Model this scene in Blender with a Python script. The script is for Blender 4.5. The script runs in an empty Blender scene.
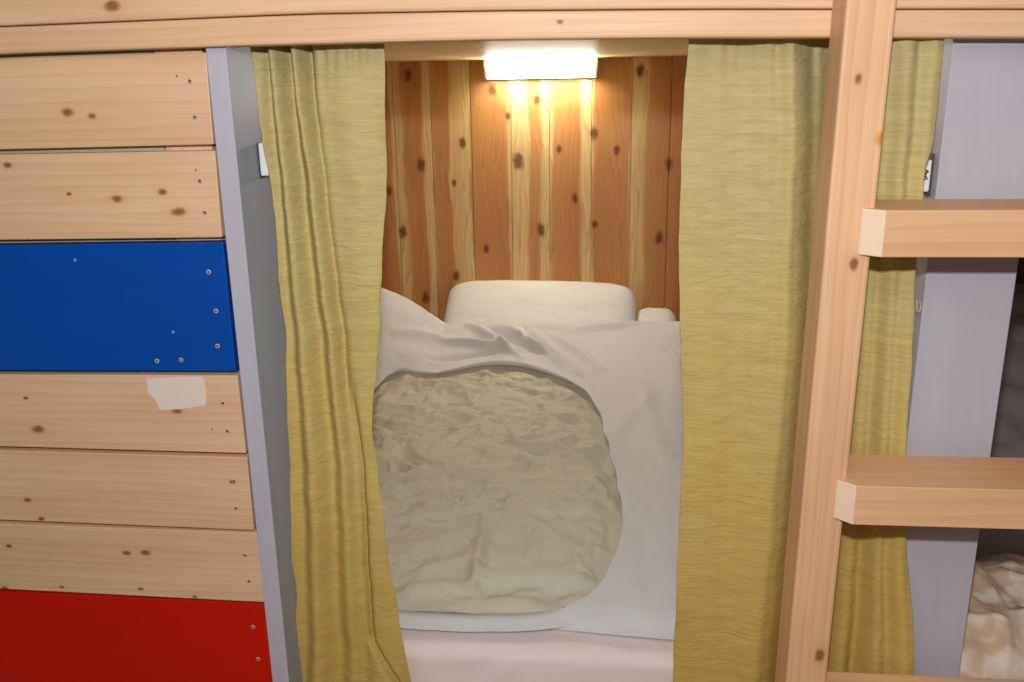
import bpy, bmesh, math, random
import numpy as np
from mathutils import Matrix, Vector, noise
S = bpy.context.scene
COL = S.collection
random.seed(7)
PI = math.pi

# ------------------------------------------------------------------ camera
F = 880.0
EYE = 1.30
CAM = np.array([0.0, -1.25, EYE])
PITCH, YAW, ROLL = math.radians(15.95), math.radians(-5.5), math.radians(0.93)


def cam_matrix():
    cy, sy = math.cos(YAW), math.sin(YAW)
    cp, sp = math.cos(PITCH), math.sin(PITCH)
    cr, sr = math.cos(ROLL), math.sin(ROLL)
    fw = np.array([sy * cp, cy * cp, -sp])
    rt = np.array([cy, -sy, 0.0])
    dn = np.cross(fw, rt)
    return np.array([cr * rt + sr * dn, -sr * rt + cr * dn, fw])


M = cam_matrix()
cam_data = bpy.data.cameras.new('camera')
cam_data.sensor_width = 36.0
cam_data.lens = F / 1024 * 36
cam_data.clip_start = 0.02
cam = bpy.data.objects.new('camera', cam_data)
COL.objects.link(cam)
r_, d_, f_ = M
cam.matrix_world = Matrix(((r_[0], -d_[0], -f_[0], CAM[0]), (r_[1], -d_[1], -f_[1], CAM[1]),
                           (r_[2], -d_[2], -f_[2], CAM[2]), (0, 0, 0, 1)))
S.camera = cam


def ray(px, py):
    return M.T @ np.array([(px - 512) / F, (py - 341) / F, 1.0])


def at(px, py, Y):
    d = ray(px, py)
    return CAM + d * ((Y - CAM[1]) / d[1])


def atx(px, py, X):
    d = ray(px, py)
    return CAM + d * ((X - CAM[0]) / d[0])


def lerp(a, b, t):
    return a + (b - a) * t


def interp(tab, y):
    return float(np.interp(y, [t[0] for t in tab], [t[1] for t in tab]))


def sm(a, b, x):
    t = min(1, max(0, (x - a) / (b - a)))
    return t * t * (3 - 2 * t)


# ------------------------------------------------------------------ objects
def tag(o, label=None, cat=None, group=None, kind=None):
    if label: o['label'] = label
    if cat: o['category'] = cat
    if group: o['group'] = group
    if kind: o['kind'] = kind
    return o


def mesh_obj(name, bm, mat, parent=None, smooth=False, loc=None):
    me = bpy.data.meshes.new(name)
    bmesh.ops.recalc_face_normals(bm, faces=bm.faces)
    bm.to_mesh(me)
    bm.free()
    if smooth:
        for p in me.polygons: p.use_smooth = True
    me.materials.append(mat)
    o = bpy.data.objects.new(name, me)
    COL.objects.link(o)
    if loc is not None:
        me.transform(Matrix.Translation(-Vector(loc)))
        o.location = loc
    if parent:
        o.parent = parent
        o.matrix_parent_inverse = Matrix.Translation(-parent.location)
    return o


def empty(name, loc=(0, 0, 0)):
    o = bpy.data.objects.new(name, None)
    COL.objects.link(o)
    o.location = loc
    return o


def bevel(bm, w, seg=2):
    bmesh.ops.bevel(bm, geom=list(bm.edges), offset=w, segments=seg, profile=0.5, affect='EDGES', clamp_overlap=True)


def box_bm(x0, x1, y0, y1, z0, z1, bev=0.0, bm=None):
    b = bmesh.new()
    bmesh.ops.create_cube(b, size=1)
    for v in b.verts:
        v.co = ((x0 + x1) / 2 + v.co.x * (x1 - x0), (y0 + y1) / 2 + v.co.y * (y1 - y0), (z0 + z1) / 2 + v.co.z * (z1 - z0))
    if bev: bevel(b, bev)
    if bm is None: return b
    me = bpy.data.meshes.new('tmp')
    b.to_mesh(me); b.free()
    bm.from_mesh(me)
    bpy.data.meshes.remove(me)
    return bm


def prism_bm(poly, y0, y1, bev=0.0):
    """polygon in XZ extruded from y0 to y1"""
    b = bmesh.new()
    n = len(poly)
    fr = [b.verts.new((p[0], y0, p[1])) for p in poly]
    bk = [b.verts.new((p[0], y1, p[1])) for p in poly]
    b.faces.new(fr); b.faces.new(bk[::-1])
    for i in range(n):
        b.faces.new((fr[i], bk[i], bk[(i + 1) % n], fr[(i + 1) % n]))
    bmesh.ops.recalc_face_normals(b, faces=b.faces)
    if bev: bevel(b, bev)
    return b


def plan_bm(poly, z0, z1, bev=0.0):
    """polygon in XY extruded from z0 to z1"""
    b = bmesh.new()
    n = len(poly)
    fr = [b.verts.new((p[0], p[1], z0)) for p in poly]
    bk = [b.verts.new((p[0], p[1], z1)) for p in poly]
    b.faces.new(fr); b.faces.new(bk[::-1])
    for i in range(n):
        b.faces.new((fr[i], bk[i], bk[(i + 1) % n], fr[(i + 1) % n]))
    bmesh.ops.recalc_face_normals(b, faces=b.faces)
    if bev: bevel(b, bev)
    return b


def grid_bm(P):
    """P[i][j] points -> open surface"""
    b = bmesh.new()
    V = [[b.verts.new(p) for p in row] for row in P]
    for i in range(len(P) - 1):
        for j in range(len(P[0]) - 1):
            b.faces.new((V[i][j], V[i + 1][j], V[i + 1][j + 1], V[i][j + 1]))
    return b


def fbm(x, y, z=0.0, o=4):
    return noise.fractal((x, y, z), 1.0, 2.0, o)


# ------------------------------------------------------------------ materials
class NT:
    def __init__(s, name):
        s.m = bpy.data.materials.new(name)
        s.m.use_nodes = True
        s.t = s.m.node_tree
        s.b = s.t.nodes['Principled BSDF']

    def n(s, typ, **kw):
        nd = s.t.nodes.new(typ)
        for k, v in kw.items():
            if k.startswith('i_'):
                nd.inputs[k[2:].replace('_', ' ')].default_value = v
            else:
                setattr(nd, k, v)
        return nd

    def l(s, a, b):
        s.t.links.new(a, b)

    def put(s, sock, v):
        if hasattr(v, 'links'):
            s.l(v, sock)
        else:
            sock.default_value = v

    def math(s, op, a, b=0.0, c=None, clamp=False):
        nd = s.n('ShaderNodeMath', operation=op)
        nd.use_clamp = clamp
        s.put(nd.inputs[0], a); s.put(nd.inputs[1], b)
        if c is not None: s.put(nd.inputs[2], c)
        return nd.outputs[0]

    def mix(s, fac, a, b, typ='MIX'):
        nd = s.n('ShaderNodeMix', data_type='RGBA', blend_type=typ)
        s.put(nd.inputs[0], fac); s.put(nd.inputs[6], a); s.put(nd.inputs[7], b)
        return nd.outputs[2]

    def obj(s):
        return s.n('ShaderNodeTexCoord').outputs['Object']

    def map(s, vec, scale=(1, 1, 1), loc=(0, 0, 0)):
        nd = s.n('ShaderNodeMapping')
        nd.inputs['Scale'].default_value = scale
        nd.inputs['Location'].default_value = loc
        s.l(vec, nd.inputs[0])
        return nd.outputs[0]

    def noise(s, vec, scale=1.0, detail=3.0, rough=0.55, dist=0.0):
        nd = s.n('ShaderNodeTexNoise')
        nd.inputs['Scale'].default_value = scale
        nd.inputs['Detail'].default_value = detail
        nd.inputs['Roughness'].default_value = rough
        nd.inputs['Distortion'].default_value = dist
        s.l(vec, nd.inputs['Vector'])
        return nd.outputs['Fac']

    def ramp(s, fac, stops, interp='LINEAR'):
        nd = s.n('ShaderNodeValToRGB')
        cr = nd.color_ramp
        cr.interpolation = interp
        while len(cr.elements) < len(stops): cr.elements.new(0.5)
        for e, (p, c) in zip(cr.elements, stops):
            e.position = p
            e.color = c if len(c) == 4 else (*c, 1)
        s.put(nd.inputs[0], fac)
        return nd.outputs[0]

    def sep(s, vec):
        nd = s.n('ShaderNodeSeparateXYZ')
        s.l(vec, nd.inputs[0])
        return nd.outputs

    def comb(s, x, y, z):
        nd = s.n('ShaderNodeCombineXYZ')
        s.put(nd.inputs[0], x); s.put(nd.inputs[1], y); s.put(nd.inputs[2], z)
        return nd.outputs[0]

    def bump(s, h, strength=0.3, dist=0.01, normal=None):
        nd = s.n('ShaderNodeBump')
        nd.inputs['Strength'].default_value = strength
        nd.inputs['Distance'].default_value = dist
        s.l(h, nd.inputs['Height'])
        if normal is not None: s.l(normal, nd.inputs['Normal'])
        return nd.outputs[0]

    def done(s, col=None, rough=0.5, spec=0.5, normal=None):
        if col is not None: s.put(s.b.inputs['Base Color'], col)
        s.put(s.b.inputs['Roughness'], rough)
        s.b.inputs['Specular IOR Level'].default_value = spec
        if normal is not None: s.l(normal, s.b.inputs['Normal'])
        return s.m


def C(r, g, b):
    """sRGB 0-255 -> linear rgba"""
    f = lambda c: (c / 255 / 12.92) if c / 255 <= 0.04045 else ((c / 255 + 0.055) / 1.055) ** 2.4
    return (f(r), f(g), f(b), 1.0)


def knot_fields(w, a, b, knots):
    """a: along-grain coord, b: across coord (sockets). Returns (mask, swirl offset) from knots [(along, across, radius)]"""
    mask, swirl, halo = None, None, None
    wob = w.math('MULTIPLY', w.math('SUBTRACT', w.noise(w.comb(a, b, 0.0), 55.0, 2.0), 0.5), 1.1)
    for (ka, kb, kr) in knots:
        da = w.math('SUBTRACT', a, ka)
        db = w.math('SUBTRACT', b, kb)
        da = w.math('MULTIPLY', da, 0.62)
        r2 = w.math('ADD', w.math('MULTIPLY', da, da), w.math('MULTIPLY', db, db))
        d = w.math('ADD', w.math('DIVIDE', w.math('SQRT', r2), kr), wob)
        m = w.math('SUBTRACT', 1.0, w.math('SMOOTHSTEP', d, 0.55, 1.2) if False else w.math('MULTIPLY', w.math('SUBTRACT', d, 0.5, clamp=True), 1.6, clamp=True), clamp=True)
        # gaussian-like pull of the grain lines around the knot
        dd = w.math('MULTIPLY', w.math('MULTIPLY', da, 0.35), w.math('MULTIPLY', da, 0.35))
        rr = w.math('ADD', dd, w.math('MULTIPLY', db, db))
        g = w.math('DIVIDE', kr * kr * 1.2, w.math('ADD', rr, kr * kr))
        sg = w.math('MULTIPLY', g, w.math('MULTIPLY', db, 0.6))
        h = w.math('DIVIDE', kr * kr, w.math('ADD', r2, kr * kr))
        mask = m if mask is None else w.math('MAXIMUM', mask, m)
        halo = h if halo is None else w.math('MAXIMUM', halo, h)
        swirl = sg if swirl is None else w.math('ADD', swirl, sg)
    return mask, swirl, halo


def pine(name, knots=(), axis='x', seed=0.0, tint=(1, 1, 1), contrast=1.0, dark=(202, 157, 115), light=(231, 195, 158), resin=()):
    """pale softwood; axis = direction of the grain in object space; knots given as (along, across, radius)"""
    w = NT(name)
    x, y, z = w.sep(w.obj())
    if axis == 'x': a, b, c = x, z, y
    elif axis == 'z': a, b, c = z, x, y
    else: a, b, c = y, x, z
    b0 = b
    knobs = knot_fields(w, a, b, knots) if knots else (None, None, None)
    if knobs[1] is not None: b = w.math('SUBTRACT', b, knobs[1])
    cc = w.math('MULTIPLY', c, 0.8)
    warp = w.noise(w.comb(w.math('MULTIPLY', a, 1.1), w.math('MULTIPLY', b, 9.0), w.math('ADD', cc, seed)), 1.0, 2.0)
    ring = w.math('MULTIPLY_ADD', warp, 4.0, w.math('MULTIPLY', b, 60.0))
    ring = w.math('ADD', ring, w.math('MULTIPLY', c, 30.0))
    saw = w.math('FRACT', ring)
    saw = w.math('POWER', saw, 2.2)
    fine = w.noise(w.comb(w.math('MULTIPLY', a, 4.0), w.math('MULTIPLY', b, 260.0), w.math('MULTIPLY', c, 260.0)), 1.0, 2.0)
    broad = w.noise(w.comb(w.math('MULTIPLY', a, 2.2), w.math('MULTIPLY', b, 14.0), w.math('ADD', cc, seed + 3)), 1.0, 3.0)
    t = w.math('ADD', w.math('MULTIPLY', saw, 0.26 * contrast), w.math('MULTIPLY', w.math('SUBTRACT', broad, 0.32), 1.25 * contrast))
    t = w.math('ADD', t, w.math('MULTIPLY', w.math('SUBTRACT', fine, 0.5), 0.6), clamp=True)
    L = C(*[min(255, v * k) for v, k in zip(light, tint)])
    D = C(*[min(255, v * k) for v, k in zip(dark, tint)])
    col = w.mix(t, L, D)
    if knobs[0] is not None:
        col = w.mix(w.math('MULTIPLY', w.math('POWER', knobs[2], 1.5), 0.55), col, C(190, 120, 66))
        kn = w.noise(w.comb(a, b0, c), 260.0, 2.0)
        col = w.mix(w.math('MULTIPLY', knobs[0], 0.9), col, w.mix(kn, C(112, 66, 34), C(160, 104, 60)))
    for (ra, rb, rr) in resin:
        d = w.math('SQRT', w.math('ADD', w.math('POWER', w.math('SUBTRACT', a, ra), 2.0), w.math('POWER', w.math('SUBTRACT', b0, rb), 2.0)))
        m = w.math('SUBTRACT', 1.0, w.math('DIVIDE', d, rr), clamp=True)
        col = w.mix(w.math('MULTIPLY', m, 1.6, clamp=True), col, C(232, 140, 20))
    h = w.math('ADD', w.math('MULTIPLY', fine, 0.6), w.math('MULTIPLY', saw, 0.4))
    return w.done(col, w.math('MULTIPLY_ADD', fine, 0.15, 0.42), 0.35, w.bump(h, 0.12, 0.002))


def painted(name, col, rough=0.35, streak=0.06, spec=0.5, axis='x', bumpy=0.12):
    w = NT(name)
    o = w.obj()
    sc = (2.5, 40, 40) if axis == 'x' else (40, 40, 2.5)
    n1 = w.noise(w.map(o, sc), 1.0, 4.0)
    n2 = w.noise(o, 5.0, 3.0)
    k = w.math('ADD', w.math('MULTIPLY', n1, streak), w.math('MULTIPLY', n2, streak))
    c2 = tuple(min(1, v * 1.12 + 0.001) for v in col[:3]) + (1,)
    c1 = tuple(v * 0.88 for v in col[:3]) + (1,)
    colr = w.mix(w.math('MULTIPLY', k, 1 / max(1e-3, 2 * streak)), c1, c2)
    n3 = w.noise(w.map(o, tuple(v * 3 for v in sc)), 1.0, 3.0)
    return w.done(colr, w.math('MULTIPLY_ADD', n2, 0.2, rough - 0.1), spec, w.bump(n3, bumpy, 0.002))


def plain(name, col, rough=0.5, metal=0.0, spec=0.5, bump_scale=0, bump_s=0.1):
    w = NT(name)
    n = w.noise(w.obj(), bump_scale or 60.0, 3.0)
    c1 = tuple(v * 0.93 for v in col[:3]) + (1,)
    c2 = tuple(min(1, v * 1.05) for v in col[:3]) + (1,)
    w.b.inputs['Metallic'].default_value = metal
    return w.done(w.mix(n, c1, c2), rough, spec, w.bump(n, bump_s, 0.002))


def emitter(name, col, strength):
    w = NT(name)
    w.b.inputs['Emission Color'].default_value = col
    w.b.inputs['Emission Strength'].default_value = strength
    return w.done((0.9, 0.9, 0.88, 1), 0.4)


def linen_curtain(name):
    w = NT(name)
    uv = w.n('ShaderNodeTexCoord').outputs['UV']          # metres along the cloth
    c1 = w.noise(w.map(uv, (26, 100, 1)), 1.0, 5.0, 0.62, 1.1)
    rot = w.n('ShaderNodeMapping')
    rot.inputs['Rotation'].default_value = (0, 0, 0.5)
    rot.inputs['Scale'].default_value = (30, 95, 1)
    w.l(uv, rot.inputs[0])
    c2 = w.noise(rot.outputs[0], 1.0, 5.0, 0.6, 1.0)
    low = w.math('MULTIPLY', w.math('SUBTRACT', w.sep(uv)[1], 0.35, clamp=True), 1.6, clamp=True)
    crinkle = w.math('ADD', w.math('MULTIPLY', c1, w.math('SUBTRACT', 1.0, w.math('MULTIPLY', low, 0.6))), w.math('MULTIPLY', c2, w.math('MULTIPLY', low, 0.6)))
    weave = w.noise(w.map(uv, (700, 260, 1)), 1.0, 2.0)
    slub = w.noise(w.map(uv, (9, 420, 1)), 1.0, 2.0, 0.5)
    patch = w.noise(w.map(uv, (3.5, 5.0, 1)), 1.0, 3.0)
    u, v, _ = w.sep(uv)
    tone = w.ramp(w.math('ADD', v, w.math('MULTIPLY', w.math('SUBTRACT', patch, 0.5), 0.5)),
                  [(0.0, C(207, 196, 142)[:3]), (0.35, C(214, 198, 132)[:3]), (0.7, C(218, 193, 115)[:3]), (1.0, C(215, 186, 104)[:3])])
    t = w.math('ADD', w.math('MULTIPLY', w.math('SUBTRACT', crinkle, 0.5), 0.9), w.math('MULTIPLY', w.math('SUBTRACT', slub, 0.5), 0.6))
    t = w.math('ADD', t, w.math('MULTIPLY', w.math('SUBTRACT', weave, 0.5), 0.5))
    t = w.math('ADD', t, 0.5, clamp=True)
    lo = w.mix(1.0, tone, (0.74, 0.72, 0.62, 1), 'MULTIPLY')
    hi = w.mix(1.0, tone, (1.15, 1.15, 1.2, 1), 'MULTIPLY')
    col = w.mix(t, lo, hi)
    h = w.math('ADD', w.math('MULTIPLY', crinkle, 1.0), w.math('MULTIPLY', slub, 0.25))
    m = w.done(col, 0.9, 0.1, w.bump(h, 0.5, 0.006))
    # thin cloth: a little light goes through
    tr = w.n('ShaderNodeBsdfTranslucent')
    w.l(col, tr.inputs['Color'])
    mx = w.n('ShaderNodeMixShader')
    mx.inputs[0].default_value = 0.12
    out = w.t.nodes['Material Output']
    w.l(w.b.outputs[0], mx.inputs[1]); w.l(tr.outputs[0], mx.inputs[2]); w.l(mx.outputs[0], out.inputs[0])
    return m


def cotton(name, col, scale=30.0, bump_s=0.25, rough=0.75, wr=0.0):
    w = NT(name)
    o = w.obj()
    n = w.noise(o, scale, 5.0, 0.55, 0.4)
    n2 = w.noise(o, 5.0, 3.0)
    c1 = tuple(v * 0.95 for v in col[:3]) + (1,)
    c2 = tuple(min(1, v * 1.03) for v in col[:3]) + (1,)
    w.b.inputs['Sheen Weight'].default_value = 0.1
    return w.done(w.mix(n2, c1, c2), rough, 0.25, w.bump(n, bump_s, 0.006))


WHITE = C(232, 229, 228)
M_PINE = {}
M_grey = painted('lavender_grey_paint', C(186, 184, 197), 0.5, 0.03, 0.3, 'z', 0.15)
M_greyside = painted('blue_grey_inner', C(158, 168, 184), 0.5, 0.05, 0.3, 'z', 0.25)  # darker, bluer grey for the inner face of the left panel
M_blue = painted('blue_gloss_paint', C(0, 74, 168), 0.38, 0.05, 0.25)
M_red = painted('red_gloss_paint', C(200, 24, 2), 0.4, 0.05, 0.25)
M_screw = plain('screw_zinc', C(186, 182, 184), 0.4, 0.2)
M_screwdark = plain('screw_recess', C(50, 42, 40), 0.6, 0.3)
M_white_plastic = plain('white_plastic', C(236, 240, 242), 0.3)
M_dark_plastic = plain('dark_plastic', C(70, 60, 58), 0.4)
M_curtain = linen_curtain('olive_linen')
M_cover = cotton('white_cotton', C(220, 221, 225), 26.0, 0.15)
M_pillow = cotton('white_pillowcase', C(236, 237, 236), 14.0, 0.1)
M_sheet = cotton('pinkish_white_sheet', C(242, 230, 230), 16.0, 0.15)
M_quilt = cotton('beige_quilt', C(208, 204, 186), 38.0, 0.45, 0.6)
M_black = plain('black_rod', C(40, 36, 32), 0.5)
M_backing = plain('grey_green_backing', C(190, 190, 160), 0.8)
M_dark_blanket = cotton('charcoal_blanket', C(160, 145, 146), 20.0, 0.3, 0.45)

# ------------------------------------------------------------------ key positions
PX_L = at(226, 47, 0)[0]                       # inner face of the left side panel
XL = (at(226, 47, -0.002)[0] + at(270.5, 500, -0.002)[0]) / 2
YPR = 0.036                                    # front of the right panel
XR = (at(950, 40, YPR)[0] + at(909, 452, YPR)[0]) / 2
XWL = -1.02                                    # the bunk reaches on to the left behind the boards
YW = 1.80                                      # back wall
z_hdr = at(690, 38, -0.02)[2]                  # header underside
z_ceil = at(535, 59, YW)[2]
XWR = XR + 0.012

# ------------------------------------------------------------------ setting
XLO, XHI = -1.6, 2.1
o = mesh_obj('floor', box_bm(XLO, XHI, -2.2, 0.0, -0.04, 0.0), plain('floor_boards', C(150, 120, 90), 0.6))
tag(o, 'corridor floor in front of the bunks', 'floor', kind='structure')
o = mesh_obj('floor_platform', box_bm(XLO, XHI, 0.0, YW + 0.06, -0.04, 0.15), pine('platform_wood'))
tag(o, 'raised wooden platform under the bunk mattress', 'floor', kind='structure')


def back_wall():
    seams_px = [397 - 39 * k for k in (6, 5, 4, 3, 2, 1)] + [397, 433.5, 472.5, 511.5, 549.8, 591.5, 630.5, 668.5, 708]
    X = [at(p, 180, YW)[0] for p in seams_px]
    x0, x1 = XWL, XWR + 0.02
    w = NT('cedar_planks')
    x, y, z = w.sep(w.obj())
    zc = z
    kn_px = [(408, 75, 5), (421, 165, 5.5), (462, 143, 4.5), (403, 232, 5.5), (454, 183, 3), (486, 249, 4), (456, 276, 5), (426, 298, 5),
             (518, 161, 7), (537, 100, 4), (508, 116, 3.5), (559, 149, 3.5), (541, 230, 5.5), (594, 133, 5), (575, 198, 4), (595, 224, 3.6),
             (640, 70, 5), (669, 164, 5), (659, 238, 5.5), (492, 90, 5), (389, 191, 4), (617, 150, 4)]
    kn = []
    for px, py, r in kn_px:
        p = at(px, py, YW)
        kn.append((p[2], p[0], r / F * 3.0 * 0.86))
    mask, swirl, halo = knot_fields(w, z, x, kn)
    wav = w.noise(w.comb(w.math('MULTIPLY', x, 5.0), 0.0, w.math('MULTIPLY', z, 2.4)), 1.0, 3.0)
    xs = w.math('ADD', x, w.math('MULTIPLY', w.math('SUBTRACT', wav, 0.5), 0.055))
    xs = w.math('SUBTRACT', xs, w.math('MULTIPLY', swirl, 0.9))
    x0b = at(372, 180, YW)[0]
    rng = x1 - x0b
    t = w.math('FRACT', w.math('DIVIDE', w.math('SUBTRACT', xs, x0b), rng))
    red, red2 = C(214, 158, 96), C(204, 144, 82)
    crm, crm2 = C(240, 216, 154), C(234, 204, 138)
    bands = [(373, red), (384, red2), (396, red), (398, crm), (407, crm2), (409, red), (424, red2), (426, crm), (433, crm), (435, red), (450, red2), (452, crm2), (470, crm),
             (473, red), (508, red2), (511, crm), (526, crm), (529, red), (539, red), (541, crm), (550, crm), (552, red), (578, red2), (581, crm), (591, crm),
             (593, red2), (628, red), (631, crm), (643, crm2), (646, red), (664, red2), (667, red2)]
    stops = []
    for p, c in bands[:32]:
        X_ = at(p, 180, YW)[0]
        stops.append((max(0, min(1, (X_ - x0b) / rng)), c[:3]))
    col = w.ramp(t, stops)
    ringn = w.noise(w.comb(w.math('MULTIPLY', xs, 16.0), 0.0, w.math('MULTIPLY', z, 1.7)), 1.0, 2.0, 0.5)
    ring = w.math('FRACT', w.math('MULTIPLY_ADD', ringn, 9.0, w.math('MULTIPLY', xs, 70.0)))
    col = w.mix(w.math('MULTIPLY', w.math('POWER', ring, 2.0), 0.38), col, C(160, 96, 48))
    fine = w.noise(w.comb(w.math('MULTIPLY', x, 420.0), 0.0, w.math('MULTIPLY', z, 5.0)), 1.0, 2.0)
    col = w.mix(w.math('MULTIPLY', fine, 0.3), col, C(176, 118, 66))
    col = w.mix(w.math('MULTIPLY', w.math('POWER', halo, 1.5), 0.4), col, C(160, 90, 44))
    col = w.mix(w.math('MULTIPLY', mask, 0.85), col, C(104, 56, 26))
    m = w.done(col, 0.42, 0.35, w.bump(fine, 0.08, 0.002))
    bm = bmesh.new()
    edges = [x0] + [v for v in X if x0 + 0.01 < v < x1 - 0.01] + [x1]
    for a, b in zip(edges[:-1], edges[1:]):
        box_bm(a + 0.0006, b - 0.0006, YW, YW + 0.014, 0.15, z_ceil + 0.05, 0.0022, bm)
    box_bm(x0, x1, YW + 0.013, YW + 0.03, 0.15, z_ceil + 0.05, 0, bm)
    o = mesh_obj('wall_back', bm, m)
    tag(o, 'back wall of knotty cedar boards inside the bunk', 'wall', kind='structure')


back_wall()
M_ceil = pine('pale_ceiling_wood', axis='x', seed=5, contrast=0.6, dark=(214, 188, 122), light=(238, 216, 152))
o = mesh_obj('ceiling', box_bm(XLO, XHI, 0.045, YW + 0.06, z_ceil, z_ceil + 0.03), M_ceil)
tag(o, 'pale wooden ceiling of the bunk above the lamp', 'ceiling', kind='structure')
o = mesh_obj('wall_side', box_bm(XWL - 0.02, XWL, 0.09, YW, 0.15, z_ceil), pine('side_wall_wood', axis='z', seed=2))
tag(o, 'wooden end wall of the bunk hidden behind the left curtain', 'wall', kind='structure')
o = mesh_obj('wall_neighbour', box_bm(XR + 0.14, XHI, YW + 0.0, YW + 0.03, 0.15, z_ceil), plain('dark_wall', C(70, 48, 36), 0.8))
tag(o, 'dark back wall of the neighbouring bunk on the right', 'wall', kind='structure')

# ------------------------------------------------------------------ header boards
def header(name, top_tab, bot_tab, y0, y1, mat, label):
    """slightly bowed beam: tables of (px, py) along the top and bottom edge of its front face"""
    pxs = np.linspace(-70, 1100, 25)
    b = bmesh.new()
    rings = []
    for px in pxs:
        pt = at(px, interp(top_tab, px), y0); pb = at(px, interp(bot_tab, px), y0)
        x = pb[0]
        c = 0.004
        prof = [(y0 + c, pb[2]), (y0 + c * .3, pb[2] + c * .3), (y0, pb[2] + c), (y0, pt[2] - c), (y0 + c * .3, pt[2] - c * .3), (y0 + c, pt[2]), (y1, pt[2]), (y1, pb[2])]
        rings.append([b.verts.new((x, y, z)) for y, z in prof])
    n = len(rings[0])
    for r0, r1 in zip(rings[:-1], rings[1:]):
        for i in range(n):
            b.faces.new((r0[i], r1[i], r1[(i + 1) % n], r0[(i + 1) % n]))
    b.faces.new(rings[0][::-1]); b.faces.new(rings[-1])
    o = mesh_obj(name, b, mat)
    return tag(o, label, 'beam', 'header beams over the bunk')


def kx(px, py, Y, r):
    p = at(px, py, Y)
    return (p[0], p[2], r)


SEAM = [(-70, 29), (0, 26.5), (300, 14), (500, 10.5), (700, 9), (1024, 9), (1100, 9.5)]
BOT = [(-70, 57.5), (0, 53.5), (250, 45.5), (383, 42), (500, 39.5), (690, 37.5), (1024, 37.5), (1100, 38)]
YH = -0.02
header('header_beam', [(-70, -105), (1100, -125)], [(a, b - 0.6) for a, b in SEAM], YH, 0.014,
       pine('header_pine', [kx(112, 6, YH, 0.008), kx(137, 26, YH, 0.006), kx(868, 4, YH, 0.004)], seed=1.0, contrast=0.8),
       'upper pale pine beam along the top edge, above the seam')
header('header_beam', [(a, b + 0.6) for a, b in SEAM], BOT, YH, 0.014,
       pine('header_pine_lower', [kx(560, 22, YH, 0.003)], seed=9.0, contrast=0.8),
       'lower pale pine beam directly over the curtains, under the seam')

# ------------------------------------------------------------------ siding boards
def screw(px, py, Y, parent, small=False):
    p = at(px, py, Y)
    r = 0.0022 if small else 0.0037
    b = bmesh.new()
    seg = 20
    prof = [(r, 0.0003), (r, -0.0004), (r * .8, -0.0009), (r * .45, -0.0009), (r * .3, -0.0002), (0.0002, 0.0)]
    rings = [[b.verts.new((p[0] + math.cos(2 * PI * k / seg) * q * (0.72 if i in (4,) and k % 5 else 1), Y + dy, p[2] + math.sin(2 * PI * k / seg) * q)) for k in range(seg)] for i, (q, dy) in enumerate(prof)]
    for r0, r1 in zip(rings[:-1], rings[1:]):
        for k in range(seg):
            b.faces.new((r0[k], r0[(k + 1) % seg], r1[(k + 1) % seg], r1[k]))
    b.faces.new(rings[-1])
    o = mesh_obj('screw', b, M_screw, parent, True, loc=(p[0], Y, p[2]))
    if M_screwdark.name not in [m.name for m in o.data.materials]:
        o.data.materials.append(M_screwdark)
    for poly in o.data.polygons:
        c = poly.center
        if math.hypot(c.x, c.z) < r * 0.42: poly.material_index = 1
    return o


def siding(L, R, mat, label, screws, Y=0.0):
    """L=(top,bottom) pixel rows at x=0; R=((x,top),(x,bottom)) of the right end"""
    (lt, lb), ((rtx, rty), (rbx, rby)) = L, R
    rtx, rbx = rtx - 0.6, rbx - 0.6
    e = -70
    tl = (e, lt + (rty - lt) / rtx * e); bl = (e, lb + (rby - lb) / rbx * e)
    poly = [at(*tl, Y), at(rtx, rty, Y), at(rbx, rby, Y), at(*bl, Y)]
    P = [(p[0], p[2]) for p in poly]
    cx, cz = np.mean([p[0] for p in P]), np.mean([p[1] for p in P])
    o = mesh_obj('siding_board', prism_bm(P, Y, Y + 0.021, 0.0016), mat, loc=(cx, Y, cz))
    tag(o, label, 'board', 'horizontal boards left of the bunk')
    for s in screws: screw(s[0], s[1], Y, o, len(s) > 2)
    return o, cx, cz


def board_pine(nm, L, R, knots, seed, **kw):
    (lt, lb), ((rtx, rty), (rbx, rby)) = L, R
    Y = 0.0
    tl = (-70, lt + (rty - lt) / rtx * -70); bl = (-70, lb + (rby - lb) / rbx * -70)
    poly = [at(*tl, Y), at(rtx, rty, Y), at(rbx, rby, Y), at(*bl, Y)]
    cx, cz = np.mean([p[0] for p in poly]), np.mean([p[2] for p in poly])
    ks = []
    for px, py, r in knots:
        p = at(px, py, 0)
        ks.append((p[0] - cx, p[2] - cz, r / F * 1.3))
    return pine(nm, ks, 'x', seed, **kw)


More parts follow.
